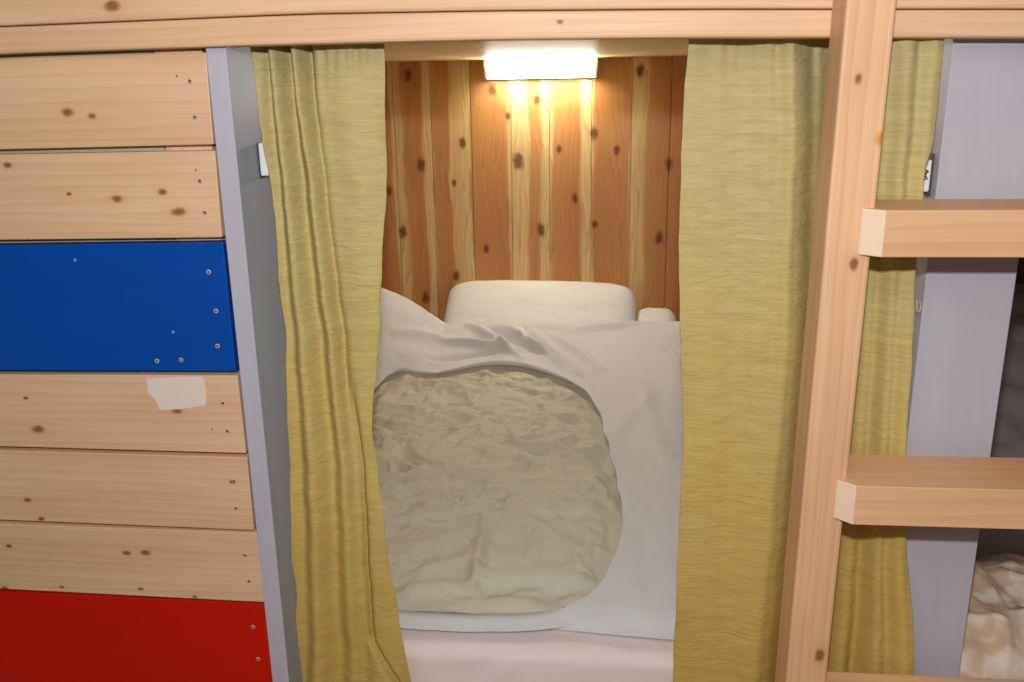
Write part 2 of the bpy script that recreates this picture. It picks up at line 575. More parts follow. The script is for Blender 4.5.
B = [
    ((58.5, 149.5), ((206.5, 52.5), (214.0, 144.5)), [(68, 112, 4.5), (92, 116, 3)], [(190, 81), (195, 117), (177, 76, 1)], 'topmost natural pine board, right under the header beam, above the bare board'),
    ((154.5, 240), ((215.5, 150.5), (222.5, 237.5)), [(163, 192, 3.5), (117, 199, 4), (8, 165, 3), (178, 212, 5), (69, 194, 2)], [(200, 181), (205, 212.5), (196, 170, 1)], 'natural pine board directly above the blue board'),
    ((245, 370.5), ((223.5, 242), (236.5, 371.5)), None, [(208.5, 272), (216, 311), (217.5, 346), (173, 332, 1), (181, 360), (157, 361), (75, 260, 1)], 'wide glossy blue painted board'),
    ((374.5, 446.5), ((238, 375.5), (246.5, 453.5)), [(38, 429, 5), (177, 411, 4), (26, 398, 2)], [(223, 403), (227.5, 431), (212, 429, 1)], 'natural pine board with a white paper patch, under the blue board'),
    ((450.5, 520), ((247.5, 457.5), (254.5, 530.5)), [(28, 500, 3), (41, 519, 3), (233, 482, 2.5)], [(234, 481), (236, 508)], 'natural pine board between the white patched board and the one above red'),
    ((524, 589), ((257.5, 533), (265.5, 602.5)), [(127, 553, 3.5), (146, 553, 4), (9, 546, 2.6), (5, 588, 3), (62, 587, 2), (195, 597, 2.4), (141, 589, 2)], [(245, 555), (249, 581)], 'natural pine board directly above the red board'),
    ((591.5, 700), ((265.5, 604), (276, 700)), None, [(253, 627), (258, 659)], 'wide glossy red painted board, lowest in view'),
]
boards = []
for i, (L, R, kn, sc, lab) in enumerate(B):
    if i == 0: lab = 'topmost natural pine board, right under the header beams'
    mat = M_blue if i == 2 else M_red if i == 6 else board_pine('pine_board_%d' % i, L, R, kn, 2.0 + i * 1.7, contrast=0.9)
    o, cx, cz = siding(L, R, mat, lab, sc)
    boards.append(o)
# torn paper patch stuck on the fourth board
pp = [(147, 378.5), (176, 377), (203, 377), (206, 391), (206, 405), (182, 409), (160, 410), (155, 399), (148, 393)]
P = [at(a, b, -0.0004) for a, b in pp]
o = mesh_obj('paper_patch', prism_bm([(p[0], p[2]) for p in P], -0.0007, 0.0002), plain('old_paper', C(232, 218, 206), 0.85, 0, 0.2), boards[3])
tag(o, 'torn white paper patch stuck on the board')

# framing behind the boards
x_s0, x_s1 = at(165, 149, 0.022)[0], at(212, 149, 0.022)[0]
o = mesh_obj('wall_stud', box_bm(x_s0, x_s1, 0.0215, 0.06, 0.15, z_hdr + 0.02, 0.002), pine('stud_pine', axis='z', seed=4, tint=(1.05, 1.08, 1.1)))
tag(o, 'pale upright stud seen through the gaps behind the boards', 'stud')
o = mesh_obj('wall_left', box_bm(XLO, x_s0 - 0.002, 0.024, 0.036, 0.15, z_hdr + 0.03), M_backing)
_b = mesh_obj('trim_1', box_bm(XLO, XL - 0.03, 0.0, 0.021, 0.15, at(130, 703, 0)[2]), pine('kick_pine', seed=6))
tag(_b, 'pine kick board below the red board', 'board', kind='structure')
tag(o, 'grey green backing behind the left boards', 'wall', kind='structure')

# ------------------------------------------------------------------ side panels
def side_panel_left():
    # deeper above the bedding, cut back below it
    prof = [(-0.002, 0.15), (0.098, 0.15), (0.098, 0.56), (0.24, 0.56), (0.24, z_ceil - 0.001), (-0.002, z_ceil - 0.001)]
    b = bmesh.new()
    ra = [b.verts.new((XL - 0.0295, y, z)) for y, z in prof]; rb = [b.verts.new((XL, y, z)) for y, z in prof]
    for i in range(6): b.faces.new((ra[i], rb[i], rb[(i + 1) % 6], ra[(i + 1) % 6]))
    b.faces.new(ra[::-1]); b.faces.new(rb)
    bmesh.ops.recalc_face_normals(b, faces=b.faces)
    bevel(b, 0.0015)
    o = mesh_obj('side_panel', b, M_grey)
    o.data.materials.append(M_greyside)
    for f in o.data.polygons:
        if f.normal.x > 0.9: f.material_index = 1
    tag(o, 'narrow grey painted panel left of the olive curtains', 'panel')
    return o


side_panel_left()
XR2 = np.mean([at(*p, YPR)[0] for p in ((1017, 272), (992, 455), (979, 538), (958, 674))])
P = [(XR, YPR), (XR2, YPR), (XR2, YPR + 0.03), (XR + 0.03, YPR + 0.03), (XR + 0.03, YW - 0.001), (XR, YW - 0.001)]
o = mesh_obj('side_panel', plan_bm(P, 0.15, z_hdr, 0.0015), M_grey)
tag(o, 'wide grey painted panel behind the ladder rungs on the right', 'panel')


def add_switch(X, side, y0, y1, z0, z1, label, marks=False, up=0.008, dn=0.007):
    t = empty('light_switch', (X, (y0 + y1) / 2, z0))
    xs = sorted((X, X + side * 0.004))
    mesh_obj('back_box', box_bm(xs[0], xs[1], y0 + 0.006, y1, z0 - dn, z1 + up, 0.001), M_dark_plastic, t)
    xs = sorted((X + side * 0.004, X + side * 0.016))
    mesh_obj('cover_plate', box_bm(xs[0], xs[1], y0 + 0.001, y1 - 0.001, z0, z1, 0.002), M_white_plastic, t)
    if marks:
        b = bmesh.new()
        zc, yc = (z0 + z1) / 2, y0
        for dz, w, h, tilt in ((0.008, 0.007, 0.0016, 0.4), (0.004, 0.008, 0.0016, -0.5), (-0.001, 0.006, 0.0018, 0.5), (-0.005, 0.008, 0.0014, -0.3), (0.001, 0.0016, 0.012, 0.2)):
            bb = box_bm(-w / 2, w / 2, -0.0002, 0.0002, -h / 2, h / 2)
            bb.transform(Matrix.Translation((X + side * 0.011, y0 + 0.0008, zc + dz)) @ Matrix.Rotation(tilt, 4, 'Y'))
            me = bpy.data.meshes.new('t'); bb.to_mesh(me); bb.free(); b.from_mesh(me); bpy.data.meshes.remove(me)
        mesh_obj('printed_mark', b, M_dark_plastic, t)
    tag(t, label, 'switch')
    return t


p = atx(256.5, 160, XL)
zt, zb = at(262, 143, p[1])[2], at(262, 176, p[1])[2]
add_switch(XL, 1, p[1], p[1] + 0.04, zb, zt, 'small white switch on the left panel beside the left curtain edge', up=-0.001, dn=0.004)
p = atx(934, 176, XR)
zt, zb = at(927, 160, p[1])[2], at(927, 192, p[1])[2]
add_switch(XR, -1, p[1], p[1] + 0.04, zb, zt, 'small white switch with dark marks beside the right curtain edge', True)

# ------------------------------------------------------------------ curtains
YC = 0.052


def curtain(ltab, rtab, folds, label, seed, y_bot, top_gather, yc=YC, ztop=None):
    NU, NV = 220, 200
    P = []; UV = []
    ys = np.concatenate([np.linspace(0, 1, NV)])
    rows = []
    for j in range(NV):
        py = lerp(30, y_bot, j / (NV - 1))
        xl = at(interp(ltab, py), py, yc)[0]; xr = at(interp(rtab, py), py, yc)[0]
        pl, pr = interp(ltab, py), interp(rtab, py)
        row = []
        for i in range(NU):
            u = i / (NU - 1)
            px = lerp(pl, pr, u)
            near = sm(845, 905, px)
            q = at(px, py, yc - 0.037 * near)
            off = 0.0
            for fo in folds:
                tab, amp, wd = fo[:3]
                c = interp([(t[0], t[1]) for t in tab], py)
                a = amp if not isinstance(amp, list) else interp(amp, py)
                wv = wd if not isinstance(wd, list) else interp(wd, py)
                if len(fo) > 3:
                    off += a * sm(c, c + wv, px) * (1 - sm(c + wv, c + wv * 2.6, px))
                    continue
                d = (px - c) / wv
                off += a * math.exp(-d * d)
            g = math.exp(-max(0, py - 38) / 26.0)
            off += g * top_gather * math.sin(px * 0.42 + 2.6 * math.sin(px * 0.07 + seed)) * 0.5 * (0.25 + 0.75 * abs(noise.noise((px * 0.03, seed, 0.0))) * 2)
            off += 0.006 * fbm(q[0] * 7 + seed, q[2] * 2.2, seed, 3)
            off += 0.0016 * fbm(q[0] * 30 + seed, q[2] * 60, seed + 5, 2)
            edge = min(u, 1 - u)
            off += 0.004 * math.sin(q[2] * 28 + seed) * math.exp(-edge * 25)
            off = max(-0.034, min(0.05, off)) * (1 - 0.6 * near) - 0.037 * near
            row.append((q[0] + 0.002 * fbm(q[0] * 3, q[2] * 14, seed + 9, 2), yc + off, q[2] - (0 if j else 0)))
        rows.append(row)
    bm = grid_bm(rows)
    uvl = bm.loops.layers.uv.new('cloth')
    bm.verts.ensure_lookup_table()
    x0 = rows[0][0][0]; zt = rows[0][0][2]
    for f in bm.faces:
        for lp in f.loops:
            co = lp.vert.co
            lp[uvl].uv = (co.x - x0 + co.y * 1.2 + seed, zt - co.z)
    o = mesh_obj('curtain', bm, M_curtain, None, True)
    md = o.modifiers.new('thick', 'SOLIDIFY'); md.thickness = 0.0016; md.offset = 0
    tag(o, label, 'curtain', 'olive curtains of the bunk')
    return o, rows


LT = [(30, 249), (47, 250), (100, 258), (160, 266), (240, 275), (330, 283), (400, 287), (480, 289), (560, 292), (600, 296), (650, 291), (690, 290), (900, 292)]
RT = [(30, 384), (42, 384), (150, 387), (200, 385.5), (300, 381), (400, 374.5), (430, 373.5), (470, 378), (500, 382), (560, 390), (620, 400), (690, 414), (800, 424), (900, 428)]
f1 = [
    ([(30, 262), (200, 279), (400, 297), (600, 307), (900, 300)], [(30, 0.020), (300, 0.014), (900, 0.012)], [(30, 6), (300, 8), (900, 10)]),
    ([(30, 272), (120, 281), (300, 300), (500, 316), (900, 322)], -0.018, [(30, 7), (300, 10), (900, 16)]),
    ([(30, 283), (120, 292), (250, 306), (450, 330), (900, 345)], [(30, 0.022), (300, 0.018), (900, 0.016)], [(30, 6), (250, 8), (900, 16)]),
    ([(30, 296), (100, 303), (170, 314), (320, 331), (480, 346), (900, 366)], [(30, -0.026), (300, -0.018), (900, -0.006)], [(30, 6), (200, 8), (900, 14)]),
    ([(30, 304), (120, 313), (200, 323), (320, 338), (480, 354), (900, 374)], [(30, 0.020), (400, 0.022), (560, 0.012), (900, 0.01)], [(30, 5), (300, 6), (900, 10)]),
    ([(30, 345), (300, 362), (420, 366), (600, 384), (900, 400)], -0.008, 18),
    ([(30, 358), (400, 354), (480, 362), (560, 366), (640, 372), (682, 398), (900, 420)], [(30, 0), (380, 0), (440, 0.016), (650, 0.018), (900, 0.01)], 3.5),
]
cu1, rows1 = curtain(LT, RT, f1, 'olive linen curtain drawn to the left, beside the narrow grey panel', 1.3, 860, 0.010)

LT2 = [(30, 688.5), (42, 688), (100, 684), (200, 679), (300, 679), (400, 682.5), (450, 683), (500, 680.5), (600, 676), (690, 673), (900, 668)]
RT2 = [(30, 944), (42, 943), (100, 938), (150, 931), (162, 926), (200, 921), (260, 915), (300, 914), (400, 908), (460, 905), (540, 905), (600, 911), (682, 914), (900, 918)]
f2 = [
    ([(30, 742), (300, 738), (900, 715)], 0.005, 16),
    ([(30, 768), (200, 766), (900, 732)], -0.007, 12),
    ([(30, 790), (150, 790), (250, 786), (340, 783), (490, 772), (680, 753), (900, 735)], -0.012, [(30, 8), (900, 12)]),
    ([(30, 796), (150, 798), (250, 795), (340, 792), (490, 782), (680, 763), (900, 745)], 0.048, 32, 'ramp'),
    ([(30, 826), (340, 824), (680, 798), (900, 780)], -0.012, 9),
    ([(30, 850), (680, 815), (900, 800)], 0.02, 12),
    ([(30, 874), (340, 862), (680, 838), (900, 830)], -0.014, 12),
    ([(30, 896), (130, 893), (340, 878), (680, 852), (900, 845)], 0.014, 9),
    ([(30, 907), (130, 903), (340, 888), (680, 872), (900, 865)], -0.016, 10),
    ([(30, 922), (130, 915), (340, 897), (560, 886), (680, 890), (900, 890)], 0.016, 8),
    ([(30, 934), (130, 925), (340, 906), (560, 898), (680, 904), (900, 905)], -0.016, 8),
]
cu2, rows2 = curtain(LT2, RT2, f2, 'wide olive linen curtain on the right, running behind the ladder post', 4.1, 860, 0.008)
tp = [at(918 + 3 * math.sin(a) * (1 if k < 14 else 0.4), 300 + 6 * (1 - math.cos(a)), 0.012) for k, a in enumerate(np.linspace(-0.6, 5.6, 22))]
b = bmesh.new(); rg = []
for q in tp: rg.append([b.verts.new((q[0] + 0.0008 * math.cos(t), q[1] + 0.0008 * math.sin(t), q[2] + 0.0005 * math.sin(2 * t))) for t in (0, PI / 2, PI, 1.5 * PI)])
for g0, g1 in zip(rg[:-1], rg[1:]):
    for k in range(4): b.faces.new((g0[k], g0[(k + 1) % 4], g1[(k + 1) % 4], g1[k]))
th_ = mesh_obj('loose_thread', b, plain('pale_thread', C(214, 206, 176), 0.8), cu2, True)
tag(th_, 'loose pale thread loop at the curtain edge')
# curtain rod behind the header
xa, xb = XL + 0.001, XR - 0.001
zr = rows1[0][0][2] - 0.012
b = bmesh.new()
bmesh.ops.create_cone(b, cap_ends=True, segments=20, radius1=0.006, radius2=0.006, depth=xb - xa)
b.transform(Matrix.Translation(((xa + xb) / 2, YC, zr)) @ Matrix.Rotation(PI / 2, 4, 'Y'))
o = mesh_obj('curtain_rod', b, M_black, None, True)
tag(o, 'thin dark rod behind the header beam carrying both olive curtains', 'rod')

# ------------------------------------------------------------------ ladder
YF = -0.02 - 0.072                                  # front face of the rail
lad = empty('ladder', (at(830, 600, YF)[0], YF, 0))
fl = [at(847, 0, YF), at(786, 682, YF)]
fr = [at(897.5, 0, YF), at(826.5, 682, YF)]


def xat(pts, z):
    (a, b) = pts
    return a[0] + (b[0] - a[0]) * (z - a[2]) / (b[2] - a[2])


ztop = 1.62
Prail = [(xat(fl, 0), 0), (xat(fr, 0), 0), (xat(fr, ztop), ztop), (xat(fl, ztop), ztop)]
kn = []
for px, py, r in ((858.5, 79, 4), (854, 263, 5), (820, 656, 6)):
    p = at(px, py, YF); kn.append((p[2], p[0] - lad.location.x, r / F * 1.1))
rs = [(at(883.5, 139, YF)[2], at(883.5, 139, YF)[0] - lad.location.x, 0.013)]
M_rail = pine('rail_pine', kn, 'z', 11.0, tint=(1.02, 0.99, 0.96), contrast=1.25, resin=rs)
M_end = plain('pine_end_grain', C(240, 214, 188), 0.7, 0, 0.2)
b = prism_bm(Prail, YF, -0.0205, 0.004)
rail = mesh_obj('rail', b, M_rail, lad, loc=(lad.location.x, YF, 0))
dxr = 0.44
P2 = [(x + dxr, z) for x, z in Prail]
mesh_obj('rail', prism_bm(P2, YF, -0.0205, 0.004), M_rail, lad, loc=(lad.location.x + dxr, YF, 0))
YR = YF - 0.022                                      # front face of the rungs
rungs = [(at(870, 208, YF)[2], at(870, 257.5, YR)[2], 859, 884, 231), (at(848, 479, YF)[2], at(856, 525, YR)[2], 833.5, 854.5, 505)]
z3 = rungs[1][0] - (rungs[0][0] - rungs[1][0])
rungs.append((z3, z3 - 0.058, 812, 833, 720))
for k, (zt, zb, p0, p1, py) in enumerate(rungs):
    xi = xat(fr, zt)                                  # inner side of the rail
    x0 = at(p0, py, YF)[0] if k < 2 else xi - 0.024
    x1 = at(p1, py, YR)[0] if k < 2 else xi + 0.003
    poly = [(xi + 0.0003, -0.003), (xi + 0.0003, YF - 0.0003), (x0, YF - 0.0003), (x0 + 0.001, YF - 0.003), (x1, YR), (xi + dxr - (xi - x0) * -1 - 0.06, YR), (xi + dxr - 0.054, YF), (xi + dxr - 0.059, -0.003)]
    b = plan_bm(poly, zb, zt, 0.0035)
    cx = (xi + 0.2)
    mt = pine('rung_pine_%d' % k, [], 'x', 15.0 + 3 * k, tint=(1.0, 0.96, 0.9), contrast=0.9)
    o = mesh_obj('rung', b, mt, lad, loc=(cx, YF, (zt + zb) / 2))
    o.data.materials.append(M_end)
    for f in o.data.polygons:
        if f.normal.x < -0.45 and abs(f.normal.z) < 0.5 and f.center.x < -0.15: f.material_index = 1
tag(lad, 'pale pine ladder standing in front of the right curtain', 'ladder')

# ------------------------------------------------------------------ lamp on the back wall
LY = 0.030                                            # depth of the housing
l0, l1 = at(484, 68, YW - 0.06)[0], at(597.5, 68, YW - 0.06)[0]
lt, lb = at(540, 58.0, YW - 0.05)[2], at(540, 78, YW - 0.05)[2]
lt = min(lt, z_ceil - 0.002)
lamp = empty('wall_lamp', ((l0 + l1) / 2, YW, lb))
mesh_obj('base_plate', box_bm(l0 + 0.004, l1 - 0.004, YW - LY, YW - 0.0005, lb - 0.001, lt - 0.001, 0.002), M_white_plastic, lamp)
prof = []
for k in range(13):
    a = PI * k / 12
    prof.append((YW - LY - 0.034 * math.sin(a) ** 0.6, (lt + lb) / 2 + (lt - lb) / 2 * math.cos(a)))
b = bmesh.new()
ra = [b.verts.new((l0 + 0.009, y, z)) for y, z in prof]; rb = [b.verts.new((l1 - 0.009, y, z)) for y, z in prof]
for i in range(12): b.faces.new((ra[i], rb[i], rb[i + 1], ra[i + 1]))
b.faces.new(ra); b.faces.new(rb[::-1]); b.faces.new((ra[0], ra[-1], rb[-1], rb[0]))
LAMP_STRENGTH = 60.0
mesh_obj('diffuser', b, emitter('lamp_diffuser', (1.0, 0.97, 0.90, 1), LAMP_STRENGTH), lamp)
for xx in (l0, l1 - 0.009):
    b = bmesh.new()
    pr = [(YW - 0.0005, lt)] + [(YW - LY - 0.036 * math.sin(PI * k / 12) ** 0.6, (lt + lb) / 2 + (lt - lb + 0.003) / 2 * math.cos(PI * k / 12)) for k in range(13)] + [(YW - 0.0005, lb)]
    ra = [b.verts.new((xx, y, z)) for y, z in pr]; rb = [b.verts.new((xx + 0.009, y, z)) for y, z in pr]
    n = len(pr)
    for i in range(n): b.faces.new((ra[i], rb[i], rb[(i + 1) % n], ra[(i + 1) % n]))
    b.faces.new(ra); b.faces.new(rb[::-1])
    mesh_obj('end_cap', b, M_white_plastic, lamp)
tag(lamp, 'lit white tube lamp fixed high on the cedar wall', 'lamp')

# ------------------------------------------------------------------ bed
ZM = EYE - 0.965                                      # mattress top
YM0 = 0.108


def wr_noise(x, y, s, seed=0.0):
    return fbm(x * s, y * s, seed, 4)


def cloth_box(x0, x1, y0, y1, z0, z1, name, mat, seed, amp, parent=None, rad=0.026, n=(90, 110), folds=False):
    """soft box with rounded top edges and a wrinkled skin (open underneath is closed flat)"""
    rows = []
    H = z1 - z0
    # profile across y: start at the foot floor, up, over, down
    def path(t0, t1, n):
        # returns list of (coord, drop) going up the side, over rounded edge, across, and down
        out = []
        for k in range(14): out.append((t0, H * (1 - k / 13) * 0.999 + 0 if k < 13 else rad))
        out = [(t0, lerp(H, rad, k / 12)) for k in range(13)]
        for k in range(1, 8):
            a = PI / 2 * k / 7
            out.append((t0 + rad * (1 - math.cos(a)), rad * (1 - math.sin(a))))
        for k in range(1, n): out.append((lerp(t0 + rad, t1 - rad, k / n), 0.0))
        for k in range(0, 8):
            a = PI / 2 * (1 - k / 7)
            out.append((t1 - rad * (1 - math.cos(a)), rad * (1 - math.sin(a))))
        out += [(t1, lerp(rad, H, k / 12)) for k in range(1, 13)]
        return out
    px = path(x0, x1, n[0]); py = path(y0, y1, n[1])
    for (x, dx) in px:
        row = []
        for (y, dy) in py:
            d = max(dx, dy) if min(dx, dy) > rad else math.hypot(dx, dy) if max(dx, dy) < rad else max(dx, dy)
            d = min(d, H)
            w = amp * (wr_noise(x + d * .7, y - d, 5, seed) + 0.4 * wr_noise(x, y - d, 14, seed + 2))
            if folds:
                for xf, sl, am, wd in ((-0.085, 0.55, 0.006, 0.012), (-0.13, 0.5, -0.004, 0.012), (0.10, -0.35, 0.004, 0.014), (-0.28, 0.2, 0.004, 0.012), (0.19, 0.1, 0.005, 0.010)):
                    q_ = (x - (xf - sl * (d + max(0, 0.2 - y)))) / wd
                    if q_ * q_ < 9 and y < 0.4: w += am * math.exp(-q_ * q_) * sm(0.2 * rad, 1.2 * rad, dy) * (y < 0.3)
            zz = z1 - d + w * (1 if d < rad else 0.0)
            yy = y - (w * 1.0 if dy > 0 and y < (y0 + y1) / 2 else 0)
            row.append((x, yy, max(z0, zz)))
        rows.append(row)
    bm = grid_bm(rows)
    return mesh_obj(name, bm, mat, parent, True)


mat_ = empty('mattress', ((XWL + XR) / 2, 0.5, 0.15))
o = cloth_box(XWL + 0.014, XR - 0.014, YM0, YW - 0.004, 0.1505, ZM - 0.003, 'core', plain('mattress_ticking', C(215, 210, 205), 0.8), 3, 0.0, mat_)
o = cloth_box(XWL + 0.012, XR - 0.012, YM0 - 0.005, YW - 0.002, 0.1505, ZM, 'fitted_sheet', M_sheet, 8, 0.0025, mat_, folds=True)
tag(o, 'pinkish white fitted sheet')
tag(mat_, 'mattress in a pinkish white sheet at the foot of the bunk', 'mattress')

# top of the duvet: height below the eye along the bed
def duv_h(y):
    return float(np.interp(y, [0.1, 0.3, 0.7, 1.05, 1.3, 1.5, 1.62, 1.8], [0.946, 0.910, 0.868, 0.825, 0.775, 0.722, 0.706, 0.706]))


def duv_z(x, y):
    return EYE - duv_h(y)


def on_duvet(px, py):
    d = ray(px, py)
    lo, hi = 0.8, 6.0
    for _ in range(60):
        m = (lo + hi) / 2
        q = CAM + d * m
        if q[2] > EYE - duv_h(q[1]): lo = m
        else: hi = m
    return CAM + d * lo


hole_px = [(340, 470), (352, 430), (366, 400), (376, 388), (388, 376), (402, 370), (420, 372.5), (436, 373.5), (455, 370), (478, 365.5), (500, 364), (522, 366), (548, 373), (570, 382), (585, 391),
           (596, 407), (602, 432), (609, 458), (616, 486), (621, 512), (620, 532), (613, 558), (604, 580), (588, 597), (565, 606), (535, 610), (490, 611), (440, 610), (395, 607), (365, 598), (348, 570), (338, 520)]
HP = np.array([on_duvet(*p)[:2] for p in hole_px])
cen = np.array([on_duvet(492, 480)[0], on_duvet(492, 470)[1]])
ang = np.unwrap(np.arctan2(HP[:, 1] - cen[1], HP[:, 0] - cen[0]))
rad_ = np.hypot(HP[:, 0] - cen[0], HP[:, 1] - cen[1])


def hole_r(th):
    A = np.concatenate([ang + 2 * PI * k for k in range(-2, 4)]); Rr = np.concatenate([rad_] * 6)
    idx = np.argsort(A)
    return float(np.interp(th, A[idx], Rr[idx]))


foot = [on_duvet(px, py)[1] for px, py in ((400, 608), (545, 614), (600, 620), (670, 627))]
head = [on_duvet(px, py)[1] for px, py in ((445, 321), (520, 322), (560, 328), (640, 319), (683, 312))]
XD0, XD1 = XWL + 0.02, XR - 0.012
fx = [on_duvet(px, py)[0] for px, py in ((400, 608), (545, 614), (600, 620), (670, 627))]
hx = [on_duvet(px, py)[0] for px, py in ((445, 321), (520, 322), (560, 328), (640, 319), (683, 312))]


LX = [(at(px, 320, 1.5)[0], (base - py) / F * 2.82 * 0.97) for px, py, base in ((300, 276, 320), (366, 277, 320), (383, 281, 320), (400, 287, 320), (415, 296, 320), (430, 308, 320), (440, 315, 320), (448, 320, 320), (470, 320, 320))]


def lift(x, y):
    return float(np.interp(x, [q[0] for q in LX], [q[1] for q in LX])) * sm(1.12, 1.47, y)


def y_foot(x): return float(np.interp(x, fx, foot))
def y_head(x): return min(1.52, float(np.interp(x, hx, head)))


def outer_pt(th):
    """where the ray from the centre leaves the duvet outline"""
    c, s = math.cos(th), math.sin(th)
    t = 5.0
    if c > 1e-6: t = min(t, (XD1 - cen[0]) / c)
    if c < -1e-6: t = min(t, (XD0 - cen[0]) / c)
    for _ in range(6):
        x = cen[0] + c * t
        if s > 1e-6: t = min(t, (y_head(x) - cen[1]) / s)
        if s < -1e-6: t = min(t, (y_foot(x) - cen[1]) / s)
    return t


# creases running over the cover: (px from, px to, amplitude, width)
cre = [((466, 327), (520, 360), 0.016, 0.012), ((482, 326), (555, 362), -0.014, 0.012), ((500, 326), (572, 372), 0.015, 0.013), ((520, 327), (580, 378), -0.013, 0.012),
       ((440, 345), (520, 352), 0.014, 0.016), ((430, 362), (510, 350), -0.010, 0.012), ((400, 352), (450, 340), 0.010, 0.02), ((560, 334), (640, 326), 0.008, 0.02), ((556, 338), (600, 372), 0.01, 0.02),
       ((660, 345), (676, 360), 0.006, 0.015), ((640, 380), (668, 480), 0.006, 0.03), ((640, 520), (655, 620), -0.004, 0.03), ((612, 440), (650, 400), 0.005, 0.025)]
CR = [(on_duvet(*a)[:2], on_duvet(*b)[:2], am, wd) for a, b, am, wd in cre]


def crease(x, y):
    z = 0.0
    p = np.array((x, y))
    for a, b, am, wd in CR:
        ab = b - a
        t = float(np.dot(p - a, ab) / np.dot(ab, ab))
        tc = min(1, max(0, t))
        d = p - (a + ab * tc)
        q = (d @ d) / (wd * wd * 0.7)
        if q < 9: z += 1.9 * am * math.exp(-q) * (0.35 + 0.65 * math.sin(PI * min(1, max(0, tc))))
    return z


duvet = empty('duvet', ((XD0 + XD1) / 2, 0.8, ZM))
NA, NR = 520, 100
rows = []
for i in range(NA):
    th = 2 * PI * i / NA
    r0, r1 = hole_r(th), outer_pt(th)
    row = []
    c, s = math.cos(th), math.sin(th)
    # turned-under lip at the opening
    for k, (dr, dz) in enumerate(((0.030, -0.022), (0.012, -0.014), (0.003, -0.006))):
        x, y = cen[0] + c * (r0 + dr), cen[1] + s * (r0 + dr)
        row.append((x, y, duv_z(x, y) + dz + 0.004))
    for k in range(NR):
        t = k / (NR - 1)
        r = lerp(r0, r1, t)
        x, y = cen[0] + c * r, cen[1] + s * r
        z = duv_z(x, y)
        out = (r1 - r)
        lip = math.exp(-((r - r0) / 0.03) ** 2)
        top = max(0, s)
        z += 0.010 * sm(0, 0.10, r - r0) + lip * 0.004 * math.sin(th * 5) + 0.006 * lip * top ** 2
        fr_ = min(1, (r - r0) / 0.05)
        z += (0.007 * wr_noise(x, y, 4, 2.0) + 0.003 * wr_noise(x * 1.5, y, 11, 7.0)) * fr_
        z += lift(x, y)
        z += crease(x, y) * min(1, (r - r0) / 0.02) * sm(0, 0.07, out)
        # rounded outer edge
        e = sm(0, 0.05, out)
        edge_drop = 0.026 if s < 0 and abs(y - y_foot(x)) < 0.06 else 0.05
        z -= edge_drop * (1 - math.sqrt(max(0, 1 - (1 - min(1, out / 0.05)) ** 2)))
        row.append((x, y, max(z, ZM + 0.006)))
    # drop to the sheet
    x, y, z = row[-1]
    zb = ZM + 0.002
    for k in range(1, 5): row.append((x, y, lerp(z, zb, k / 4)))
    rows.append(row)
rows.append(rows[0]); rows_c = rows
b = bmesh.new()
V = [[b.verts.new(p) for p in row] for row in rows[:-1]]
V.append(V[0])
for i in range(NA):
    for j in range(len(V[0]) - 1):
        b.faces.new((V[i][j], V[i + 1][j], V[i + 1][j + 1], V[i][j + 1]))
o = mesh_obj('cover', b, M_cover, duvet, True)
tag(o, 'white cotton duvet cover with a wide oval opening')


def quilt_surface():
    x0, x1 = HP[:, 0].min() - 0.035, HP[:, 0].max() + 0.035
    y0, y1 = max(y_foot(0) + 0.02, HP[:, 1].min() - 0.03), HP[:, 1].max() + 0.035
    nx, ny = 240, 340
    rows = []
    for i in range(nx):
        row = []
        for j in range(ny):
            x = lerp(x0, x1, i / (nx - 1)); y = lerp(y0, y1, j / (ny - 1))
            th = math.atan2(y - cen[1], x - cen[0])
            r = math.hypot(x - cen[0], y - cen[1])
            q = (r - hole_r(th))
            z = duv_z(x, y) - 0.012
            # shallow sag towards the rim of the opening
            z -= 0.012 * math.exp(-(q / 0.05) ** 2) * (1 if math.sin(th) > -.3 else 0.5)
            inside = sm(0.0, 0.06, -q)
            wx = x + 0.05 * fbm(x * 4, y * 4, 3.0, 2); wy = y + 0.05 * fbm(x * 4, y * 4, 9.0, 2)
            n1 = 1 - abs(noise.noise((wx * 7, wy * 13, 1.0))) * 2.2
            n2 = 1 - abs(noise.noise((wx * 16, wy * 26, 5.0))) * 2.2
            n3 = 1 - abs(noise.noise((wx * 9 + wy * 7, wy * 8 - wx * 6, 8.0))) * 2.2
            far = sm(0.25, 0.75, y)
            k = (0.5 + 0.5 * far)
            n4 = 1 - abs(noise.noise((wx * 34, wy * 44, 2.0))) * 2.2
            w = 0.016 * n1 + 0.007 * n2 + 0.012 * n3 + 0.004 * n4
            z += (w * k - 0.004) * (0.25 + 0.75 * inside)
            # flat ridges low down
            for (a, bb, am, wd) in QR:
                ab = bb - a
                p = np.array((x, y))
                t = min(1, max(0, float(np.dot(p - a, ab) / np.dot(ab, ab))))
                d = p - (a + ab * t)
                s_ = (d @ d) / (wd * wd)
                if s_ < 9: z += 1.6 * am * math.exp(-s_) * (0.3 + 0.7 * math.sin(PI * t))
            row.append((x, y, min(z, duv_z(x, y) + 0.012 - 0.02 * (1 - inside) * (q > -0.03))))
        rows.append(row)
    return mesh_obj('quilt', grid_bm(rows), M_quilt, duvet, True)


